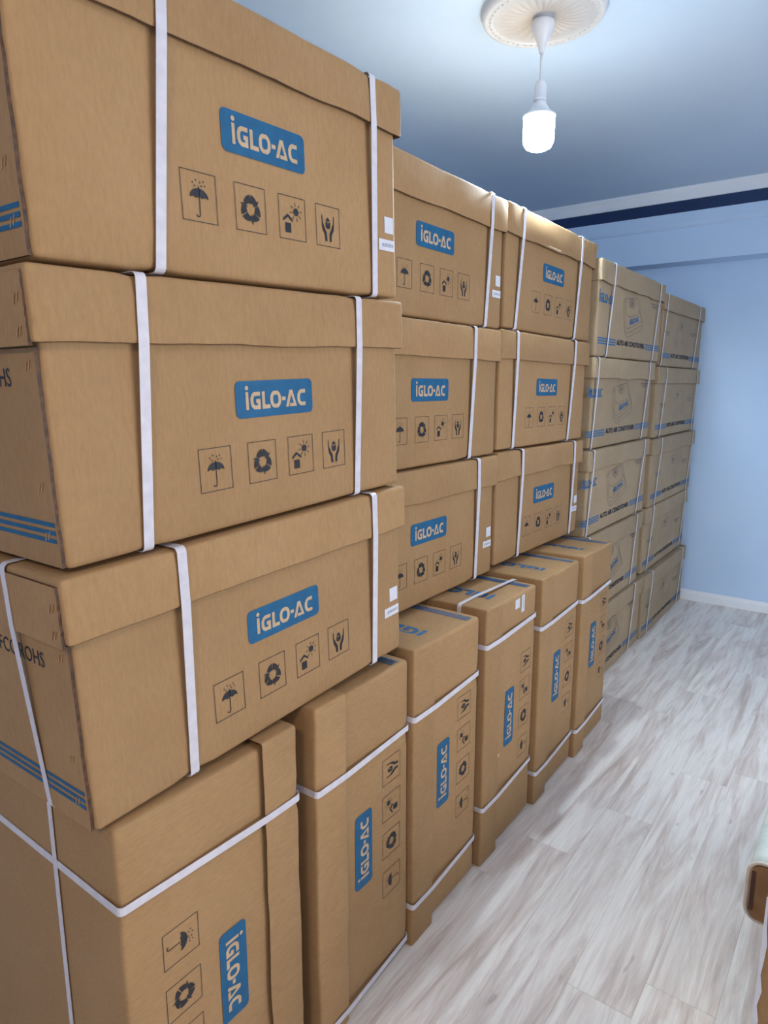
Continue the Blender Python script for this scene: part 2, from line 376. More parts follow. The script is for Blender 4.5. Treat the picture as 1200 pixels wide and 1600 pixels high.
# ------------------------------------------------------------------ flat print shapes (x along the carton, y up), metres
class Shape:
    def __init__(s): s.v = []; s.f = []
    def poly(s, pts):
        b = len(s.v); s.v += [(float(x), float(y)) for x, y in pts]
        area = sum(pts[i][0] * pts[(i + 1) % len(pts)][1] - pts[(i + 1) % len(pts)][0] * pts[i][1] for i in range(len(pts)))
        idx = list(range(b, b + len(pts)))
        s.f.append(tuple(idx if area > 0 else idx[::-1])); return s
    def rect(s, x0, y0, x1, y1): return s.poly([(x0, y0), (x1, y0), (x1, y1), (x0, y1)])
    def disc(s, cx, cy, r, n=16, ry=None):
        ry = ry or r
        return s.poly([(cx + r * math.cos(2 * math.pi * i / n), cy + ry * math.sin(2 * math.pi * i / n)) for i in range(n)])
    def stroke(s, pts, w, closed=False):
        n = len(pts); L_, R_ = [], []
        for i in range(n):
            if closed: a, b = pts[i - 1], pts[(i + 1) % n]
            else: a, b = pts[max(i - 1, 0)], pts[min(i + 1, n - 1)]
            p = pts[i]
            def unit(q, r):
                d = math.hypot(r[0] - q[0], r[1] - q[1]) or 1e-9
                return ((r[0] - q[0]) / d, (r[1] - q[1]) / d)
            d1 = unit(a, p) if a != p else unit(p, b)
            d2 = unit(p, b) if b != p else d1
            nx, ny = -(d1[1] + d2[1]), d1[0] + d2[0]
            l = math.hypot(nx, ny) or 1e-9
            nx, ny = nx / l, ny / l
            c = max(0.45, nx * -d1[1] + ny * d1[0])
            k = w / 2 / c
            L_.append((p[0] + nx * k, p[1] + ny * k)); R_.append((p[0] - nx * k, p[1] - ny * k))
        m = n if closed else n - 1
        for i in range(m):
            j = (i + 1) % n
            s.poly([L_[i], R_[i], R_[j], L_[j]])
        return s
    def frame(s, x0, y0, x1, y1, w):
        s.rect(x0, y0, x1, y0 + w); s.rect(x0, y1 - w, x1, y1); s.rect(x0, y0 + w, x0 + w, y1 - w); s.rect(x1 - w, y0 + w, x1, y1 - w); return s
    def mesh(s, name, sx=1, sy=1, ox=0, oy=0, skew=0):
        me = bpy.data.meshes.new(name)
        me.from_pydata([(x * sx + ox, 0.0, y * sy + oy + skew * x * sx) for x, y in s.v], [], s.f)
        me.update(); return me

def rounded_rect(x0, y0, x1, y1, r, n=6):
    pts = []
    for cx, cy, a0 in ((x1 - r, y0 + r, -90), (x1 - r, y1 - r, 0), (x0 + r, y1 - r, 90), (x0 + r, y0 + r, 180)):
        for i in range(n + 1):
            a = math.radians(a0 + 90 * i / n); pts.append((cx + r * math.cos(a), cy + r * math.sin(a)))
    return pts

def wordmark(dot=True):
    s = Shape(); w = 0.23; x = 0
    # i
    s.rect(0.0, 0, 0.22, 1.02)
    if dot: s.disc(0.11, 1.24, 0.13)
    # G
    x = 0.36
    s.stroke([(x + .80, .885), (x + .34, .885), (x + .20, .80), (x + .12, .64), (x + .12, .36), (x + .20, .20), (x + .34, .115), (x + .69, .115), (x + .69, .47), (x + .46, .47)], w)
    # L
    x = 1.30; s.stroke([(x + .12, 1.0), (x + .12, .115), (x + .66, .115)], w)
    # O
    x = 1.98; s.stroke([(x + .32, .885), (x + .20, .80), (x + .12, .64), (x + .12, .36), (x + .20, .20), (x + .32, .115), (x + .60, .115), (x + .72, .20), (x + .80, .36), (x + .80, .64), (x + .72, .80), (x + .60, .885)], w, True)
    # -
    s.rect(2.98, .40, 3.30, .62)
    # A
    x = 3.30
    s.poly([(x, 0), (x + .26, 0), (x + .50, .72), (x + .50, 1.0), (x + .36, 1.0)])
    s.poly([(x + .50, 1.0), (x + .50, .72), (x + .72, .20), (x + .98, .0), (x + .62, 1.0)])
    s.poly([(x + .36, .0), (x + .98, 0), (x + .72, .20), (x + .36, .20)])
    # C
    x = 4.36
    s.stroke([(x + .74, .885), (x + .34, .885), (x + .20, .80), (x + .12, .64), (x + .12, .36), (x + .20, .20), (x + .34, .115), (x + .74, .115)], w)
    return s
WORD = wordmark()          # 5.1 wide, 1 high
LOGO_W, LOGO_H = 0.2025, 0.066
panel_me = Shape().poly(rounded_rect(0, 0, LOGO_W, LOGO_H, 0.011)).mesh('logo_panel')
ks = 0.158 / 5.1
word_me = WORD.mesh('logo_lettering', ks, 0.0315, 0.0235, 0.0145)

S_ = 0.072; SH = 0.076; FW = 0.0011
def sym_umbrella():
    s = Shape().frame(0, 0, S_, SH, FW)
    cx, cy = .036, .036
    pts = [(cx + .0185 * math.cos(math.radians(a)), cy + .015 * math.sin(math.radians(a))) for a in range(0, 181, 12)]
    sc = [(cx - .0185 + .037 * i / 12, cy + .0025 * abs(math.sin(math.pi * i / 4)) ) for i in range(1, 12)]
    s.poly(pts + sc)
    s.stroke([(cx, cy + .018), (cx, .012), (cx - .0015, .009), (cx - .004, .008), (cx - .0065, .009), (cx - .0075, .0115)], .0016)
    for dx, dy in ((-.012, .022), (-.005, .026), (.003, .0235), (.010, .0255), (-.008, .0175), (.0055, .0185), (.0125, .0195)):
        s.poly([(cx + dx, cy + dy + .0028), (cx + dx - .0012, cy + dy), (cx + dx, cy + dy - .0012), (cx + dx + .0012, cy + dy)])
    return s.mesh('umbrella_symbol')
def sym_recycle():
    s = Shape().frame(0, 0, S_, SH, FW)
    cx, cy = .036, .037
    P = lambda r, d: (cx + r * math.cos(math.radians(d)), cy + r * math.sin(math.radians(d)))
    def sector(a0, a1, r0=.0105, r1=.0215, n=5):
        # chunky, slightly squared-off piece of the loop
        sq = lambda d: 1 + 0.10 * math.cos(math.radians(3 * (d - 90)))
        s.poly([P(r1 * sq(a0 + (a1 - a0) * i / n), a0 + (a1 - a0) * i / n) for i in range(n + 1)] + [P(r0 / sq(a1 - (a1 - a0) * i / n) , a1 - (a1 - a0) * i / n) for i in range(n + 1)])
    for k in range(3):
        o = 90 - 120 * k
        sector(o + 4, o + 52)
        sector(o - 48, o - 3)
        s.poly([P(.0260, o - 48), P(.0068, o - 48), P(.0165, o - 66)])
    return s.mesh('recycling_symbol')
def sym_sun():
    s = Shape().frame(0, 0, S_, SH, FW)
    s.rect(.016, .012, .031, .029)
    s.poly([(.011, .031), (.011, .0355), (.0235, .0445), (.036, .0355), (.036, .031), (.0235, .0395)])
    cx, cy = .046, .050
    s.disc(cx, cy, .0068)
    for k in range(8):
        a = math.radians(45 * k + 8)
        s.stroke([(cx + .0095 * math.cos(a), cy + .0095 * math.sin(a)), (cx + .0165 * math.cos(a), cy + .0165 * math.sin(a))], .0012)
    return s.mesh('keep_from_sun_symbol')
def sym_hands():
    s = Shape().frame(0, 0, S_, SH, FW)
    cx = .036
    for m in (-1, 1):
        f = lambda pts: [(cx + m * x, y) for x, y in pts]
        # wrist, palm and the long outer finger, then the thumb
        s.poly(f([(.0035, .010), (.0095, .010), (.0105, .0225), (.0165, .0310), (.0180, .0390), (.0186, .0570), (.0170, .0590), (.0158, .0440), (.0138, .0390), (.0090, .0320), (.0045, .0255)]))
        s.poly(f([(.0105, .0330), (.0142, .0420), (.0152, .0425), (.0150, .0380)]))
        s.poly(f([(.0007, .0325), (.0068, .0362), (.0068, .0470), (.0007, .0436)]))
    s.poly([(cx, .0458), (cx + .0064, .0492), (cx, .0545), (cx - .0064, .0492)])
    return s.mesh('handle_with_care_symbol')
SYMS = [('umbrella_symbol', sym_umbrella(), .247), ('recycling_symbol', sym_recycle(), .359), ('keep_from_sun_symbol', sym_sun(), .464), ('handle_with_care_symbol', sym_hands(), .566)]

def text_mesh(body, height, width=None, bold=0.0):
    cu = bpy.data.curves.new('lettering', 'FONT'); cu.body = body; cu.size = 1.0; cu.offset = bold; cu.resolution_u = 3
    o = bpy.data.objects.new('lettering', cu); col.objects.link(o)
    bpy.context.view_layer.update()
    me = bpy.data.meshes.new_from_object(o.evaluated_get(bpy.context.evaluated_depsgraph_get()))
    bpy.data.objects.remove(o); bpy.data.curves.remove(cu)
    xs = [v.co.x for v in me.vertices]; ys = [v.co.y for v in me.vertices]
    sx = sy = height / (max(ys) - min(ys))
    if width: sx = width / (max(xs) - min(xs))
    mx, my = min(xs), min(ys)
    for v in me.vertices:
        v.co = Vector(((v.co.x - mx) * sx, 0, (v.co.y - my) * sy))
    me.materials.clear()
    return me
auto_me = text_mesh('AUTO AIR CONDITIONER', .026, .452, 0.042)
fcc_me = text_mesh('FCC ROHS', .026, .142, 0.004)
blueword_me = WORD.mesh('lettering', .19 / 5.1, .040)
endword_me = WORD.mesh('lettering', .30 / 5.1, .052)
unitword_me = WORD.mesh('lettering', .145 / 5.1, .026, skew=.20)

def lines_mesh(name, n, t, pitch, length):
    s = Shape()
    for i in range(n): s.rect(0, i * pitch, length, i * pitch + t)
    return s.mesh(name)

def unit_art():
    """line drawing of a roof air-conditioner seen from above at an angle, about .34 x .2"""
    s = Shape(); w = .0026
    s.stroke([(.0, .165), (.025, .180), (.215, .200), (.25, .190), (.315, .095), (.335, .065), (.30, .045), (.09, .0), (.055, .008), (.03, .05)], w, True)
    s.stroke([(.012, .163), (.035, .172), (.045, .055)], w)
    s.stroke([(.05, .118), (.085, .098), (.235, .118), (.262, .140)], w)
    s.stroke([(.045, .052), (.085, .040), (.315, .095)], w)
    s.stroke([(.055, .030), (.09, .020), (.325, .075)], w)
    s.stroke([(.20, .198), (.262, .140), (.318, .094)], w)
    for r in (.034, .024, .012):
        s.stroke([(.135 + r * 1.35 * math.cos(t * math.pi / 9), .168 + r * .70 * math.sin(t * math.pi / 9)) for t in range(18)], w, True)
    s.disc(.135, .168, .014, 10, .008)
    return s.mesh('unit_drawing')
def fan_art():
    s = Shape(); w = .0026
    s.stroke([(.0, .02), (.0, .10), (.04, .15), (.13, .175), (.22, .165), (.28, .12), (.29, .04), (.25, .0)], w)
    s.stroke([(.02, .02), (.03, .09), (.08, .13), (.16, .12)], w)
    s.stroke([(.10, .03), (.14, .06), (.20, .07), (.23, .04), (.19, .015)], w)
    s.stroke([(.13 + .03 * math.cos(t * math.pi / 8), .145 + .014 * math.sin(t * math.pi / 8)) for t in range(16)], w, True)
    s.disc(.13, .147, .018, 12, .009)
    return s.mesh('unit_drawing')
unit_me, fan_me = unit_art(), fan_art()
small_me = Shape()
for i, (a, b, r_) in enumerate(((0, .03, 0), (.036, .075, 0), (.081, .14, 0), (.03, .07, 1), (.076, .115, 1))):
    small_me.rect(a, .012 - r_ * .014, b, .0195 - r_ * .014)
small_me = small_me.mesh('fine_print')
bar_me = Shape()
for i in range(11):
    bar_me.rect(.008 + i * .004, .009, .010 + i * .004 + .0012 * (i % 3 == 0), .0165)
bar_me = bar_me.mesh('barcode')

# ------------------------------------------------------------------ carton builder
def axis_positions(L, r, step):
    n = max(1, int(round((L - 2 * r) / step)))
    return [0, r * 0.3] + [r + (L - 2 * r) * i / n for i in range(n + 1)] + [L - r * 0.3, L]

def carton_block(name, lo, hi, r, step, warp, hollow=False):
    """rounded box from lo to hi as a grid; warp(p) moves each point"""
    D = [hi[i] - lo[i] for i in range(3)]
    ax = [axis_positions(D[i], r, step) for i in range(3)]
    verts, faces, idx = [], [], {}
    def vid(p):
        key = tuple(round(c, 6) for c in p)
        if key in idx: return idx[key]
        inner = [min(max(p[i], r), D[i] - r) for i in range(3)]
        d = Vector([p[i] - inner[i] for i in range(3)])
        q = Vector(inner) + (d.normalized() * r if d.length > 1e-9 else d)
        q = Vector([q[i] + lo[i] for i in range(3)])
        idx[key] = len(verts); verts.append(warp(q)); return idx[key]
    for a in range(3):
        b, c = (a + 1) % 3, (a + 2) % 3
        for side in (0, 1):
            if hollow and a == 2 and side == 0: continue
            for i in range(len(ax[b]) - 1):
                for j in range(len(ax[c]) - 1):
                    quad = []
                    for (ii, jj) in ((i, j), (i + 1, j), (i + 1, j + 1), (i, j + 1)):
                        p = [0, 0, 0]; p[a] = D[a] * side; p[b] = ax[b][ii]; p[c] = ax[c][jj]
                        quad.append(vid(p))
                    faces.append(tuple(quad if side else quad[::-1]))
    me = pydata(name, verts, faces)
    if hollow:
        bm = bmesh.new(); bm.from_mesh(me)
        bmesh.ops.solidify(bm, geom=list(bm.faces), thickness=0.004)
        bm.to_mesh(me); bm.free()
    return me

OV = 0.012   # lid stands proud of the body by this much
def loop_strap(parent, path_fn, w, material, t=0.0011):
    """flat band following closed path of (point, outward normal, across) triples"""
    pts = path_fn()
    n = len(pts); verts, faces = [], []
    for p, nrm, acr in pts:
        p, nrm, acr = Vector(p), Vector(nrm), Vector(acr)
        verts += [p - acr * w / 2, p + acr * w / 2, p + acr * w / 2 + nrm * t, p - acr * w / 2 + nrm * t]
    for i in range(n):
        j = (i + 1) % n
        for k in range(4):
            l = (k + 1) % 4
            faces.append((i * 4 + k, i * 4 + l, j * 4 + l, j * 4 + k))
    me = pydata('strap', verts, faces)
    bm = bmesh.new(); bm.from_mesh(me); bmesh.ops.recalc_face_normals(bm, faces=bm.faces); bm.to_mesh(me); bm.free()
    return link('strap', me, material, parent)

def ring_path(corners, rad=0.008):
    """closed 2-D polygon (a,b) with rounded corners -> [(pt, outward normal)]"""
    out = []; n = len(corners)
    for i in range(n):
        p0, p1, p2 = Vector(corners[i - 1]), Vector(corners[i]), Vector(corners[(i + 1) % n])
        d1 = (p1 - p0).normalized(); d2 = (p2 - p1).normalized()
        n1 = Vector((d1.y, -d1.x)); n2 = Vector((d2.y, -d2.x))
        ang = math.acos(max(-1, min(1, d1.dot(d2))))
        if ang < 0.2:
            nn = (n1 + n2).normalized(); out.append((p1, nn)); continue
        k = rad * math.tan(ang / 2)
        a, b = p1 - d1 * k, p1 + d2 * k
        ctr = a - n1 * rad
        for s in range(5):
            t = s / 4
            nn = (n1 * (1 - t) + n2 * t).normalized()
            out.append((ctr + nn * rad, nn))
    return out

def carton(label, origin, L=.842, W=.62, H=.428, tilt=0.0, yaw=0.0, pose='flat', straps=(), lid=.318,
           kind='logo', shift=0.0, vshift=0.0, stickers=False, seed=0, endwise=None, group=None, near=False,
           front_strap_w=.0185, end_word=False, wear=1.0, stiff_in=0.0):
    root = empty('shipping_carton', origin)
    tag(root, label, 'box', group)
    ry = -tilt
    if pose == 'up_lid_left': ry = -math.pi / 2
    if pose == 'up_lid_right': ry = math.pi / 2
    root.rotation_mode = 'XYZ'
    root.rotation_euler = (0, ry, yaw) if pose == 'flat' else (0, ry - tilt, yaw)
    kr = M['kraft'] if kind == 'logo' else M['kraft_pale']
    sv = Vector((seed * 3.1, seed * 1.7, seed * 2.3))
    HL = H - 0.0015
    su = [s if isinstance(s, (tuple, list)) else (s, s) for s in straps]     # (u at top, u at bottom)
    def pinch(q):
        d = 0.0
        for ut, ub in su:
            e = math.exp(-((q.x - ut) / 0.022) ** 2)
            d = max(d, e)
        return d
    def warp_body(q):
        n = noise.noise_vector(q * 5.0 + sv)
        k = Vector(q)
        amp = 0.0022 * wear
        k.x += n.x * amp; k.z += n.z * amp * (0.6 if q.z > 0.02 else 0.35)
        k.y += n.y * 0.0009
        # the lower front edge is a little crushed under the straps
        if q.z < 0.03 and q.y < 0.03:
            for ut, ub in su:
                e = math.exp(-((q.x - ub) / 0.018) ** 2)
                k.z += 0.004 * e; k.y += 0.003 * e
        return k
    def warp_lid(q):
        n = noise.noise_vector(q * 7.0 + sv + Vector((9, 4, 1)))
        m2 = noise.noise_vector(q * 22.0 + sv)
        k = Vector(q)
        k.x += n.x * 0.003 * wear
        low = max(0, 1 - (q.z - lid) / 0.05)
        k.y += (n.y * 0.0028 + m2.y * (0.0010 + 0.0016 * math.exp(-((HL - q.z) / 0.03) ** 2) * (0.35 + pinch(q)))) * wear
        k.z += (n.z * 0.005 * low + m2.z * 0.0012) * wear if q.z < HL - 0.02 else -abs(n.z) * 0.002
        if q.z > HL - 0.03 and q.y < 0.02:
            k.z -= 0.004 * pinch(q); k.y += 0.004 * pinch(q)
        if q.y < 0 and low > 0: k.y -= 0.0015 * low * (0.5 + n.x) * wear
        return k
    step = 0.045 if near else 0.06
    me_l = None
    body = link('carton_body', carton_block('carton_body', (0, 0, 0), (L, W, HL - 0.006), 0.011, step, warp_body), kr, root, True)
    lidr = 0.008
    lido = link('carton_lid', carton_block('carton_lid', (-OV, -OV, lid), (L + OV, W + OV, HL), lidr, 0.026 if near else 0.045, warp_lid, True), kr, root, True)
    lido.data.materials.append(M['edge'])
    for pg in lido.data.polygons:
        if pg.center.z < lid + 0.012 and pg.normal.z < -0.55: pg.material_index = 1; pg.use_smooth = False
    E_ = 0.0012
    # straps across the carton
    for ut, ub in su:
        def path(ut=ut, ub=ub):
            c = [(-0.0022, -0.0012), (W + 0.0022, -0.0012), (W + OV + 0.002, lid + .004), (W + OV + 0.002, HL + 0.001), (-OV - 0.0032, HL + 0.001), (-OV - 0.0036, lid + 0.004)]
            out = []
            for p, nn in ring_path(c, 0.009):
                u = ub + (ut - ub) * max(0, min(1, p.y / H))
                out.append(((u, p.x, p.y), (0, nn.x, nn.y), (1, 0, 0)))
            return out
        loop_strap(root, path, front_strap_w, M['strap'])
    if endwise:                                   # one strap the long way round, at depth y
        yt, yb = endwise
        def path2():
            c = [(-0.0034, -0.0026), (L + 0.0034, -0.0026), (L + OV + 0.002, lid + .004), (L + OV + 0.002, HL + 0.0022), (-OV - 0.0042, HL + 0.0022), (-OV - 0.0046, lid + 0.004)]
            return [((p.x, yb + (yt - yb) * max(0, min(1, p.y / H)), p.y), (nn.x, 0, nn.y), (0, 1, 0)) for p, nn in ring_path(c, 0.009)]
        loop_strap(root, path2, 0.0135, M['strap'])
    def put(name, me, m, u, v, parent=body, off=E_):
        return link(name, me, m, parent, loc=(u + shift, -off, v + vshift))
    if kind == 'logo':
        p = put('logo_panel', panel_me, M['blue'], .338, .192)
        link('logo_lettering', word_me, M['letter'], p, loc=(0, -0.0004, 0))
        for nm, me, u in SYMS: put(nm, me, M['navy'], u, .072)
    elif kind == 'unit':
        put('brand_lettering', blueword_me, M['blue2'], .01, .238)
        put('unit_drawing', unit_me, M['greyprint'], .345, .105)
        put('drawing_lettering', unitword_me, M['blue2'], .462, .166, off=.0016)
        put('product_lettering', auto_me, M['navy'], .277, .061)
        st = lines_mesh('stripes', 3, .0062, .0115, .25); put('stripes', st, M['blue2'], .012, .056)
        st2 = lines_mesh('stripes', 3, .0062, .0115, max(.05, min(.29, L - .745 - shift - .015))); put('stripes', st2, M['blue2'], .745, .058)
        put('fine_print', small_me, M['greyprint'], .80, .285)
    elif kind == 'fan':
        put('unit_drawing', fan_me, M['greyprint'], .30, .10)
        put('product_lettering', auto_me, M['navy'], .21, .052)
        a0 = max(0.012 - shift, -.05)
        put('stripes', lines_mesh('stripes', 3, .0062, .0105, .20 - a0), M['blue2'], a0, .048)
        b1 = L - .012 - shift
        put('stripes', lines_mesh('stripes', 3, .0062, .0105, max(.05, b1 - .67)), M['blue2'], .67, .048)
        put('fine_print', small_me, M['greyprint'], .02, .18)
        put('fine_print', small_me, M['greyprint'], .66, .205)
    if stickers:
        lb = link('sticker', Shape().rect(0, 0, .033, .034).mesh('sticker'), M['paper'], body, loc=(.795 + L - .842, -E_, .136))
        lb2 = link('barcode_sticker', Shape().rect(0, 0, .059, .0235).mesh('barcode_sticker'), M['paper'], body, loc=(.773 + L - .842, -E_, .099))
        link('barcode', bar_me, M['labelgrey'], lb2, loc=(0.004, -0.0004, -0.001))
    if end_word:
        # right-hand end: stripes low down and the brand in blue
        rot = (0, 0, math.pi / 2)
        e1 = link('end_stripes', lines_mesh('end_stripes', 3, .0062, .0115, W - .03), M['blue2'], body, loc=(L + E_, .012, .030)); e1.rotation_euler = rot
        e2 = link('end_lettering', endword_me, M['blue2'], body, loc=(L + E_, .055, .20)); e2.rotation_euler = rot
    return root, body, lido, warp_body

def staple(parent, x, y, z, ang=0.4, face='end'):
    """pair of slanted wire staples on the left-hand end of a carton"""
    for k in (0, 1):
        bm = bmesh.new()
        bmesh.ops.create_cube(bm, size=1, matrix=Matrix.Diagonal((0.0014, 0.0018, 0.014, 1)))
        bmesh.ops.bevel(bm, geom=list(bm.edges), offset=0.0004, segments=1, affect='EDGES')
        me = bpy.data.meshes.new('staple'); bm.to_mesh(me); bm.free()
        o = link('staple', me, M['copper'], parent, loc=(x, y + k * 0.0085, z - k * 0.002))
        o.rotation_euler = (ang, 0, 0)

def end_details(root, body, lidobj, L, W, H, lid, text, seedv):
    """left-hand end of a carton: lapped panel with its raw edge, stripes, lettering, staples"""
    T = 0.005
    rg = random.Random(seedv)
    def panel(name, parent, x0, y0, y1, z0, z1):
        n = 14; pts = []
        verts, faces = [], []
        for i in range(n + 1):
            z = z0 + (z1 - z0) * i / n
            j = rg.uniform(-.0012, .0012)
            verts += [(x0, y0 + j, z), (x0 - T, y0 + j + .0006, z), (x0 - T, y1, z), (x0, y1, z)]
        for i in range(n):
            for k in range(4):
                l = (k + 1) % 4
                faces.append((i * 4 + k, i * 4 + l, i * 4 + 4 + l, i * 4 + 4 + k))
        faces += [(0, 1, 2, 3), (n * 4 + 3, n * 4 + 2, n * 4 + 1, n * 4)]
        me = pydata(name, verts, faces)
        bm = bmesh.new(); bm.from_mesh(me); bmesh.ops.recalc_face_normals(bm, faces=bm.faces); bm.to_mesh(me); bm.free()
        me.materials.append(M['kraft']); me.materials.append(M['edge'])
        for p in me.polygons:
            if abs(p.normal.y) > 0.7 or abs(p.normal.z) > 0.7: p.material_index = 1
        return link(name, me, None, parent)
    ep = panel('end_panel', body, 0.001, 0.007, W - .01, 0.004, lid - .004)
    lp = panel('lid_end_panel', lidobj, -OV + .0012, -OV + .009, W, lid - .002, H - .012)
    xe = 0.001 - T - .0008
    rot = (0, 0, -math.pi / 2)
    st = link('end_stripes', lines_mesh('end_stripes', 3, .0066, .0120, W - .04), M['blue'], ep, loc=(xe, W - .028, .040)); st.rotation_euler = rot
    tx = link('end_lettering', fcc_me, M['navy'], ep, loc=(xe, .080 + .142, .262)); tx.rotation_euler = rot
    staple(ep, xe, .024, .292); staple(ep, xe, .032, .122); staple(ep, xe, .03, .050)
    staple(lp, -OV - T - .0002, .020 - OV, H - .045); staple(lp, -OV - T - .0002, .022 - OV, lid + .018)

def scuff(parent, cx, cz, w, h, seedv, off=.0014, name='scuff', m=None):
    rg = random.Random(seedv); n = 11
    pts = [((cx + w / 2 * math.cos(2 * math.pi * i / n) * rg.uniform(.55, 1.1)), (cz + h / 2 * math.sin(2 * math.pi * i / n) * rg.uniform(.55, 1.1))) for i in range(n)]
    return link(name, Shape().poly(pts).mesh(name), m or M['torn'], parent, loc=(0, -off, 0))

# ------------------------------------------------------------------ nearest stack (three flat cartons over two upright ones)
GA = 'flat logo cartons'
A = [
 ('top carton of the nearest stack, blue logo, two small white stickers at its right end', (.468, .922, 1.7150), .842, .434, .038, [(.232, .195), (.742, .752)], .012, True, None),
 ('second carton from the top of the nearest stack, blue logo and end stripes', (.475, .922, 1.287),   .842, .4235, .036, [(.157, .134), (.684, .675)], 0, False, None),
 ('lowest flat carton of the nearest stack, long strap over its left end', (.482, .922, .859), .848, .4225, .037, [(.194, .190), (.730, .731)], 0, True, (.147, .128)),
]
for i, (lb, org, L, H, tilt, st, vs, stick, ew) in enumerate(A):
    lid = .336 if i == 0 else .318
    r, b, l, wf = carton(lb, org, L=L, H=H, tilt=tilt, yaw=.0188, straps=st, vshift=vs, stickers=stick, seed=i + 1, endwise=ew, group=GA, near=True, lid=lid)
    end_details(r, b, l, L, .62, H, lid, True, 40 + i)

# ------------------------------------------------------------------ upright cartons along the floor
r, b, l, wf = carton('upright carton nearest the camera, logo reading downward, under the nearest stack', (.505, .915, .852), L=.848, H=.408, pose='up_lid_right', front_strap_w=.0155,
       straps=[.147, .79], lid=.308, seed=11, near=True, endwise=(.20, .20), group='upright cartons along the floor')
CU = [
 ('upright carton second from the camera, half under the lowest flat carton, logo reading upward', .966, .370, .872, [(.673, .673), (.040, .040)], -.012, .146, False),
 ('third upright carton from the camera, blue lettering on its top end', 1.342, .370, .880, [(.689, .689), (.128, .128)], .012, .138, False),
 ('fourth upright carton from the camera, white sticker pair near its top and pale scuffs', 1.735, .388, .880, [(.760, .760), (.207, .207)], .010, .167, True),
 ('fifth upright carton from the camera, fourth of those with upward logos', 2.146, .384, .880, [(.697, .697), (.130, .130)], .010, .158, False),
 ('farthest upright carton, at the end of the floor row before the plain flat cartons', 2.550, .380, .878, [(.690, .690), (.121, .121)], .010, .152, False),
]
for i, (lb, x0, w, h, st, zo, lo, stick) in enumerate(CU):
    # local z points to -X: origin at the right-hand side of the carton
    r, b, l, wf = carton(lb, (x0 + w - .0, .918, .013), L=h - .025, H=w - OV * 0, pose='up_lid_left', straps=[(a - .013, c - .013) for a, c in st], lid=w - .108,
           seed=21 + i, near=i < 2, shift=zo - .013, vshift=(w - lo) - .258, stickers=stick, group="upright cartons along the floor", end_word=True, endwise=(.085, .085) if i == 2 else None,
           front_strap_w=.0155)
    if i == 2:
        scuff(b, .16, .285, .06, .02, 5); scuff(b, .30, .29, .10, .012, 6); scuff(b, .325, .27, .03, .035, 7)

# ------------------------------------------------------------------ second and third stacks, standing on the upright cartons
GD = 'flat logo cartons'
ZB = .8835
D = [
 ('top logo carton of the second stack, just right of the nearest stack, with stickers', 2.143, 1.7400, .415, [(.738, .728)], True, 0),
 ('middle logo carton of the second stack, one strap in view and no stickers', 2.124, 1.312, .4245, [(.665, .661)], False, 0),
 ('lowest logo carton of the second stack, resting on upright cartons, with stickers', 2.126, ZB, .4255, [(.706, .718)], True, 0),
]
DL = .785
for i, (lb, xr, z, H, st, stick, t) in enumerate(D):
    so = DL - .842
    carton(lb, (xr - DL, 1.10, z), L=DL, H=H, straps=[(a + so, c + so) for a, c in st], shift=so - .016, stickers=stick, seed=31 + i, group=GD, lid=H - .108)
Ex = [
 ('top logo carton of the third stack, lid torn and scuffed, directly below the bulb', 2.174, 1.7440, .412, .832, [(.108, .086), (.661, .649)], False, -.008),
 ('middle logo carton of the third stack, below the one with the torn lid', 2.154, 1.3165, .4225, .826, [(.107, .120), (.662, .648)], False, -.008),
 ('lowest logo carton of the third stack, crumpled lid edge, stickers behind right strap', 2.156, ZB + .0055, .4225, .812, [(.182, .192), (.707, .720)], True, -.008),
]
for i, (lb, x0, z, H, L, st, stick, t) in enumerate(Ex):
    r, b, l, wf = carton(lb, (x0, 1.105, z + (.004 if t else 0)), L=L, H=H, tilt=t, straps=st, shift=-.026 if i < 2 else -.014, seed=41 + i, stickers=stick, group=GD, lid=H - .105, wear=1.8 if i != 1 else 1.0, front_strap_w=.019)
    if i == 0: scuff(l, .40, .3165, .24, .009, 8, off=OV + .0045, name='torn_paper')

# ------------------------------------------------------------------ fourth stack and fifth stack, plain line-art cartons
GF = 'line-art cartons in the far stacks'
HF = .418
F = [
 ('top carton of the fourth stack, blue lettering, unit drawing and two slanting straps', 3.058, 1.6795, .423, 1.025, [(.172, .135), (.935, .885)], 0.0, 0),
 ('second carton down in the fourth stack, its lid corner cracked at the left', 3.040, 1.2570, .4190, .945, [(.035, .020), (.845, .80)], -.065, 0),
 ('third carton down in the fourth stack, with slanting product lettering', 3.036, .8380, .4155, .950, [(.045, .02), (.855, .80)], -.07, 0),
 ('fourth carton down in the fourth stack, mostly hidden behind the farthest upright carton', 3.036, .4190, .4155, .925, [(.05, .04), (.80, .78)], -.06, 0),
 ('bottom carton of the fourth stack, on the floor beyond the farthest upright carton', 3.036, 0.0, .4145, 1.025, [(.09, .09), (.86, .83)], -.02, 0),
]
for i, (lb, x0, z, H, L, st, sh, t) in enumerate(F):
    r, b, l, wf = carton(lb, (x0, 1.090, z), L=L, H=H, straps=st, shift=sh, kind='unit', seed=51 + i, group=GF, lid=H - .10, wear=1.7, front_strap_w=.012)
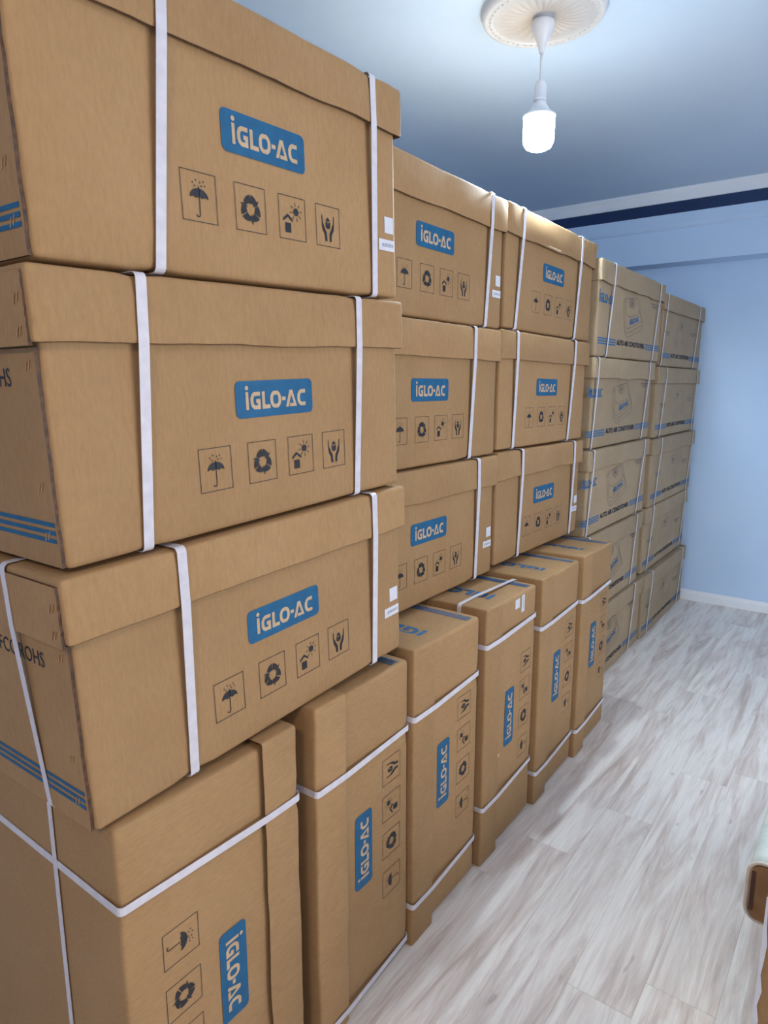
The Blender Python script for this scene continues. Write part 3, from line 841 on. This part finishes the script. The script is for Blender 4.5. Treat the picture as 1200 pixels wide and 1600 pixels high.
G = [
 ('top carton of the farthest stack, against the far wall', 4.122, 1.6585, .408, .975, 1.088, [(.03, .0), (.83, .78)], 0.0),
 ('second carton from the top of the farthest stack by the far wall', 4.086, 1.2435, .4125, 1.015, 1.091, [(.16, .13), (.94, .93)], .08),
 ('middle carton of the farthest stack, jutting out over the one below it', 4.086, .8290, .4115, 1.018, 1.089, [(.16, .12), (.95, .90)], .08),
 ('fourth carton down in the farthest stack, set back under the jutting one', 4.086, .4155, .4105, 1.005, 1.102, [(.14, .10), (.93, .90)], .06),
 ('bottom carton of the farthest stack, on the floor by the white baseboard', 4.092, 0.0, .4120, 1.0, 1.082, [(.14, .12), (.90, .86)], .05),
]
for i, (lb, x0, z, H, L, y, st, sh) in enumerate(G):
    carton(lb, (x0, y, z), L=L, H=H, straps=st, shift=sh, kind='fan', seed=61 + i, group=GF, lid=H - .098, wear=1.5, front_strap_w=.011)

# ------------------------------------------------------------------ upholstered bench at the right edge, plant on it, worn carton before it
bench = empty('upholstered_bench', (1.6, -.15, 0))
tag(bench, 'low bench with pale mint seat and tan end panel at the right edge', 'bench')
bw = .293
seat = link('seat', box_mesh('seat', .012, .75, -bw, bw, .325, .475, .028, 4), M['mint'], bench, True)
def rr_prism(name, y0, y1, z0, z1, r, xa, xb):
    pts = rounded_rect(y0, z0, y1, z1, r, 6); n = len(pts)
    v = [(xa, y, z) for y, z in pts] + [(xb, y, z) for y, z in pts]
    f = [tuple(range(n)), tuple(range(n, 2 * n))[::-1]] + [(i, n + i, n + (i + 1) % n, (i + 1) % n) for i in range(n)]
    me = pydata(name, v, f); bm = bmesh.new(); bm.from_mesh(me); bmesh.ops.recalc_face_normals(bm, faces=bm.faces); bm.to_mesh(me); bm.free()
    return me
link('end_panel', rr_prism('end_panel', -bw + .006, bw - .006, .331, .469, .024, -.002, .02), M['tanleather'], bench)
link('end_strip', box_mesh('end_strip', -.005, .0, bw - .016, bw - .007, .352, .452, .001, 1), M['darkwood'], bench)
pp = rounded_rect(-bw, .325, bw, .475, .03, 6)
pip = []
vs, fs = [], []
n = len(pp)
for i, (y, z) in enumerate(pp):
    a, c = pp[i - 1], pp[(i + 1) % n]
    t = Vector((c[0] - a[0], c[1] - a[1])).normalized(); nrm = Vector((t.y, -t.x))
    for k in range(6):
        an = math.pi * 2 * k / 6
        vs.append((.004 + .005 * math.sin(an), y + nrm.x * .005 * math.cos(an), z + nrm.y * .005 * math.cos(an)))
for i in range(n):
    j = (i + 1) % n
    for k in range(6):
        fs.append((i * 6 + k, i * 6 + (k + 1) % 6, j * 6 + (k + 1) % 6, j * 6 + k))
link('piping', pydata('piping', vs, fs), M['cream'], bench, True)
for sx in (.10, .65):
    for sy in (-1, 1):
        me = lathe('leg', [(0, .328), (.022, .328), (.020, .20), (.013, .004), (.011, 0), (0, 0)], 16)
        link('leg', me, M['darkwood'], bench, True, loc=(sx, sy * .17, 0))

plant = empty('potted_plant', (1.92, .052, .477))
tag(plant, 'small green plant in a dark pot on the mint bench', 'plant')
link('pot', lathe('pot', [(0, 0), (.040, 0), (.043, .004), (.055, .085), (.058, .088), (.058, .098), (.050, .098), (.048, .085), (0, .085)], 32), M['pot'], plant, True)
link('soil', lathe('soil', [(0, .090), (.03, .089), (.049, .086)], 24), M['soil'], plant, True)
rl = random.Random(3)
for i in range(13):
    a = 2 * math.pi * i / 13 + rl.uniform(-.2, .2); ln = rl.uniform(.07, .10); rise = rl.uniform(.04, .12)
    if abs((a % (2 * math.pi)) - math.pi / 2) < .5: ln = .088; rise = -.035
    verts, faces = [], []
    for s in range(7):
        t = s / 6; rr = .012 + ln * t; z = .088 + rise * math.sin(t * 2.2) - .03 * t * t
        wd = .016 * math.sin(math.pi * min(1, .12 + t * .88)) 
        for sd in (-1, 0, 1):
            verts.append((rr * math.cos(a) - sd * wd * math.sin(a), rr * math.sin(a) + sd * wd * math.cos(a), z + (.004 if sd else 0)))
        for sd in (-1, 0, 1):
            verts.append((rr * math.cos(a) - sd * wd * .96 * math.sin(a), rr * math.sin(a) + sd * wd * .96 * math.cos(a), z - .0012 + (.004 if sd else 0)))
    for s in range(6):
        b0, b1 = s * 6, s * 6 + 6
        faces += [(b0, b0 + 1, b1 + 1, b1), (b0 + 1, b0 + 2, b1 + 2, b1 + 1), (b0 + 4, b0 + 3, b1 + 3, b1 + 4), (b0 + 5, b0 + 4, b1 + 4, b1 + 5)]
    link('leaf', pydata('leaf', verts, faces), M['leaf'], plant, True)

wc = empty('worn_carton', (1.15, .071, 0))
tag(wc, 'worn carton with torn white edge at the bottom right corner, before the bench', 'box')
link('carton_body', carton_block('carton_body', (0, -.42, 0), (.34, 0, .735), .006, .05, lambda q: Vector(q) + noise.noise_vector(q * 6) * .002), M['kraft'], wc, True)
tv, tf = [], []
rt = random.Random(8)
for i in range(25):
    z = .01 + .715 * i / 24
    a = .0045 + rt.uniform(-.003, .003); c = .006 + rt.uniform(-.003, .003)
    tv += [(c, .0018, z), (-.0020, .0018, z), (-.0020, -a, z)]
for i in range(24):
    k = i * 3
    tf += [(k, k + 1, k + 4, k + 3), (k + 1, k + 2, k + 5, k + 4)]
link('edge_tape', pydata('edge_tape', tv, tf), M['paper'], wc)
for z in (.70, .30):
    bm_ = box_mesh('flap_seam', -.0035, -.001, -.40, -.02, z, z + .004, .0005, 1)
    link('flap_seam', bm_, M['edge'], wc)
